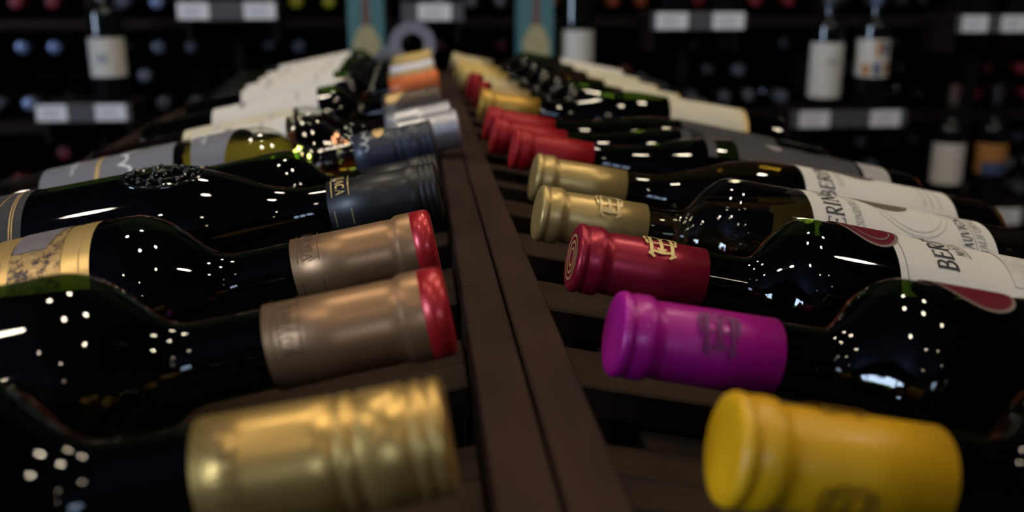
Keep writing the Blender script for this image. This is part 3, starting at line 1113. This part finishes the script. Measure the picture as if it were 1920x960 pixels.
# ------------------------------------------------------------------ the wall of bins behind
YF = 2.45                      # front of the bins
zs = [at(960, y, YF).z for y in (-340, -150, 35, 222, 409, 596)]
xs = [at(x, 35, YF).x for x in (-380, -105, 170, 445, 722, 1000, 1285, 1562, 1838, 2115)]
BIN_D = 0.42
# which capsule colours the bins show; key = (column, row from the top)
BINCOL = {(1, 0): 'dullred', (1, 1): 'dullred', (1, 2): 'blue', (1, 3): 'dullred', (2, 1): 'blue', (2, 2): 'grey', (3, 1): 'lime', (3, 2): 'grey', (4, 1): 'grey', (4, 2): 'dullred', (5, 1): 'rust', (5, 2): 'rust',
          (6, 1): 'dullred', (6, 2): 'grey', (7, 1): 'darkcap', (7, 2): 'darkcap', (7, 3): 'grey', (8, 1): 'darkcap', (8, 2): 'dullred', (8, 3): 'grey', (6, 3): 'darkcap'}
NAMEC = {'dullred': 'dull red', 'blue': 'blue grey', 'grey': 'grey', 'lime': 'lime yellow', 'rust': 'rust orange', 'darkcap': 'black'}
COLN = ['at the far left edge', 'at the left edge', 'behind the left standing bottle', 'left of the teal cartons', 'behind the left teal carton', 'behind the right teal carton',
        'right of the coral-capped bottle', 'behind the two right standing bottles', 'at the right edge', 'beyond the right edge']
ROWN = ['topmost', 'upper', 'middle', 'lower', 'lowest']
bay_mats = M_SHELF
for ci in range(1, 9):
    bay = tag(empty('wine_cabinet', ((xs[ci] + xs[ci + 1]) / 2, YF, 0)), 'dark wooden wine bin cabinet %s' % COLN[ci], 'cabinet', 'bin cabinets along the far wall')
    cx = (xs[ci] + xs[ci + 1]) / 2
    h = (xs[ci + 1] - xs[ci]) / 2
    th = 0.011
    for s in (-1, 1):
        a, b = sorted((s * (h - 0.0005), s * (h - th)))
        box('side_board', a, b, 0, BIN_D, 0, zs[0] + .3, M_SHELF, bay, 0.001)
    for z in zs:
        box('shelf', -h + th + .0004, h - th - .0004, 0.002, BIN_D - .012, z - 0.022, z, M_SHELF, bay, 0.001)
    box('back_board', -h + th + .0004, h - th - .0004, BIN_D - .01, BIN_D, 0, zs[0] + .3, M_BINBACK, bay, 0)

# far bottles lying in the bins, necks to the front
FAR = {}


def far_meshes(cap):
    if cap in FAR:
        return FAR[cap]
    v, f = lathe(body_profile('std', 0, 5), 14)
    if 'b' not in FAR:
        FAR['b'] = mesh('far_glass', v, f)
        FAR['b'].materials.append(M_BLACKG)
    L = SHAPES['std'][0]
    pr = [(.0150, L - .055), (.0146, L - .016), (.0156, L - .012), (.0156, L), (.0130, L + .0012)]
    v, f = lathe(pr, 14, False, True)
    m = mesh('far_capsule', v, f)
    m.materials.append(CAPM[cap])
    FAR[cap] = m
    return m


ROT_OUT = Matrix(((1, 0, 0), (0, 0, -1), (0, 1, 0)))     # local +Z (tip) -> world -Y
nfar = 0
for ci in range(1, 9):
    for ri in range(0, 4):
        ztop, zbot = zs[ri], zs[ri + 1]
        if ztop < at(960, 330, YF).z and 2 < ci < 6:
            continue
        cap = BINCOL.get((ci, ri), 'darkcap')
        if (ci, ri) not in BINCOL:
            continue
        wdt = xs[ci + 1] - xs[ci] - 0.024
        p = 0.0775
        n0 = int((wdt) // p)
        rnd = random.Random(ci * 10 + ri)
        for r_ in range(3):
            n_ = n0 - (r_ % 2)
            z = zbot + 0.0385 + r_ * 0.0675
            if z + .038 > ztop - .022:
                continue
            for k in range(n_):
                if r_ > 0 and rnd.random() < .30:
                    continue
                x = xs[ci] + 0.012 + p * (k + .5 + .5 * (r_ % 2)) + 0.002
                pt = Vector((x, YF + .055 + rnd.uniform(0, .05), z))
                d = pt - CPOS
                px = 960 + F * d.dot(CR) / d.dot(CF)
                py = 480 - F * d.dot(CU) / d.dot(CF)
                if px < -60 or px > 1980 or py < -60 or py > 560:
                    continue
                c_ = cap
                m = far_meshes(c_)
                e = tag(empty('wine_bottle', pt + Vector((0, SHAPES['std'][0], 0)), ROT_OUT),
                        'dark bottle with %s capsule lying in the %s bin %s' % (NAMEC[c_], ROWN[ri], COLN[ci]), 'bottle', '%s bin %s' % (ROWN[ri], COLN[ci]))
                link('glass', FAR['b'], None, e)
                link('capsule', m, None, e)
                nfar += 1

# ------------------------------------------------------------------ display ledges with price tags and standing bottles
M_RAIL = pmat('grey_price_rail', (0.085, 0.085, 0.095), 0.5)
M_TAG = pmat('white_price_tag', (0.85, 0.85, 0.88), 0.6)
M_TAGINK = pmat('grey_price_print', (0.35, 0.35, 0.38), 0.6)
YL = 2.28


def ledge(x0, x1, y, tags, label, tagw=70):
    """Small wooden ledge in front of the bins at picture height y (pixels), with a grey rail and tags."""
    a, b = at(x0, y, YL), at(x1, y, YL)
    zt = a.z + 0.018
    e = tag(empty('display_ledge', ((a.x + b.x) / 2, YL, zt - .04)), label, 'shelf', 'display ledges on the bin wall')
    h = (b.x - a.x) / 2
    box('board', -h, h, 0.004, YF - YL - .001, 0.022, 0.038, M_SHELF, e, .001)
    box('price_rail', -h, h, 0.0, 0.0035, 0.0, 0.040, M_RAIL, e, .0005)
    for s in (-1, 1):
        xx = s * (h - .012)
        box('bracket', xx - .005, xx + .005, 0.03, YF - YL - .001, -.05, .0215, M_SHELF, e, .001)
    for tx in tags:
        t = at(tx, y, YL)
        k = (t - CPOS).dot(CF) / F
        w_, hh = tagw * k / 2, 30 * k / 2
        tg = box('price_tag', t.x - e.location.x - w_, t.x - e.location.x + w_, -.0016, -.0004, .020 - hh, .020 + hh, M_TAG, e, .0004)
        cx_ = t.x - e.location.x
        for q, ww in ((.45, .8), (.0, .6), (-.45, .7)):
            box('print_line', cx_ - w_ * ww, cx_ + w_ * ww * .6, -.0019, -.00165, .020 + hh * q - .0012, .020 + hh * q + .0012, M_TAGINK, tg, 0)
    return zt - .002


def standing(px, ztop, Y, cap, label, lab=None, lz=(.06, .16), shape='std', art=None, gl=None):
    base = at(px, 200, Y)
    e = tag(empty('wine_bottle', (base.x, Y, ztop)), label, 'bottle', 'bottles standing on the display ledges')
    o = link('glass', body_mesh(shape, 32), None, e)
    setm(o, gl or M_BLACKG)
    c = link('capsule', cap_mesh('foil', shape, .060, .0153, .0147, 32), None, e)
    setm(c, CAPM[cap])
    if lab:
        ll = link('label', patch(RF(shape), lz[0], lz[1], D(-200), D(20), .0005, 3, 30), lab, e)
        if art:
            for (q0, q1, a0, a1, m) in art:
                link('label_art', patch(RF(shape), lz[0] + (lz[1] - lz[0]) * q0, lz[0] + (lz[1] - lz[0]) * q1, D(a0), D(a1), .0009, 2, 12), m, ll)
    return e


M_ARTO = pmat('orange_print', (0.42, 0.18, 0.04), .6)
M_ARTB = pmat('blue_print', (0.05, 0.08, 0.18), .6)
M_ARTG = pmat('faded_grey_print', (0.34, 0.36, 0.38), .6)
z = ledge(65, 245, 211, (97, 208), 'display ledge with two price tags at the left edge', 55)
standing(212, z, YL + .055, 'white', 'white-labelled bottle with pale capsule standing alone on the left ledge', M_PAPER, (.058, .142), art=[(.35, .6, -110, -75, M_ARTG)])
z = ledge(335, 520, 19, (362, 487), 'display ledge with two price tags above the left rack', 58)
standing(368, z, YL + .055, 'lime', 'left of the two bottles on the ledge above the left rack', M_CREAM, (.05, .15))
standing(482, z, YL + .055, 'blue', 'right of the two bottles on the ledge above the left rack', M_PAPER, (.05, .15))
z = ledge(752, 870, 21, (815,), 'display ledge with one price tag between the teal cartons', 62)
standing(790, z, YL + .055, 'blue', 'bottle standing on the ledge between the teal cartons', M_PAPER, (.05, .15))
z = ledge(1222, 1400, 38, (1260, 1366), 'display ledge with two price tags right of the coral-capped bottle', 60)
standing(1256, z, YL + .055, 'darkcap', 'left of the two bottles on the upper right ledge', M_CHARC, (.05, .15))
standing(1352, z, YL + .055, 'blue', 'right of the two bottles on the upper right ledge', M_CHARC, (.06, .14))
z = ledge(1484, 1700, 223, (1527, 1660), 'display ledge with two price tags on the right', 58)
standing(1542, z, YL + .055, 'grey', 'bottle with tall plain white label on the right ledge', M_PAPER, (.030, .158), art=[(.62, .70, -110, -60, M_ARTG)])
standing(1627, z + .0, YL + .055, 'blue', 'bottle with blue and orange patterned label on the right ledge', M_PAPER, (.078, .165),
         art=[(.05, .40, -110, -85, M_ARTB), (.55, .95, -105, -85, M_ARTO), (.60, .92, -80, -55, M_ARTB), (.05, .35, -150, -120, M_ARTO), (.1, .4, -70, -45, M_ARTO)])
z = ledge(1795, 1990, 43, (1828, 1902), 'display ledge with price tags in the upper right corner', 50)
standing(1815, z, YL + .055, 'white', 'left of the two bottles in the upper right corner', M_CHARC, (.05, .13))
standing(1886, z, YL + .055, 'white', 'right of the two bottles in the upper right corner', M_CHARC, (.05, .13))
z = ledge(1740, 1960, 408, (1888,), 'low display ledge with one price tag at the right edge', 50)
standing(1788, z, YL + .055, 'bronze', 'bottle with cream label on the low right ledge', M_PAPER, (.062, .162))
standing(1869, z, YL + .055, 'darkcap', 'bottle with orange and blue label on the low right ledge', M_ARTO, (.085, .160), art=[(.0, .4, -150, -40, M_ARTB)])
# ledge behind the end of the rack: two teal cartons and the coral-capped bottle
z = ledge(600, 1180, 172, (), 'long display ledge behind the far end of the racks')
CORALZ = z


def carton(px, label):
    b = at(px, 100, YL + .05)
    e = tag(empty('gift_carton', (b.x, YL + .05, CORALZ)), label, 'carton', 'teal cartons behind the racks')
    h = .040
    teal = pmat('teal_card', (0.075, 0.20, 0.21), .55)
    box('carton_body', -h, h, -h, h, 0.0, .375, teal, e, .001)
    box('carton_flap', -h * .97, h * .97, -h * .97, h * .97, .3752, .378, teal, e, .0005)
    # printed bottle picture on the front
    pm = pmat('pale_gold_print', (0.42, 0.38, 0.20), .6, var=.3)
    dm = pmat('brown_print', (0.16, 0.085, 0.08), .6)
    v = [(-.030, .050), (.030, .050), (.031, .090), (.020, .115), (.010, .128), (-.010, .128), (-.020, .115), (-.031, .090)]
    link('printed_bottle', mesh('print', [(x, -h - .0006, q) for x, q in v], [tuple(range(8))], False), pm, e)
    v = [(-.010, .128), (.010, .128), (.008, .190), (-.008, .190)]
    link('printed_neck', mesh('print', [(x, -h - .0006, q) for x, q in v], [(0, 1, 2, 3)], False), dm, e)


carton(690, 'teal carton with a printed bottle, left of the ring-shaped hanger')
carton(1001, 'teal carton with a printed bottle, left of the coral-capped bottle')
standing(1080, CORALZ, YL + .055, 'coral', 'white-labelled bottle with coral capsule behind the right rack', M_PAPER, (.040, .115))
print('far bottles', nfar, 'objects', len(bpy.data.objects))
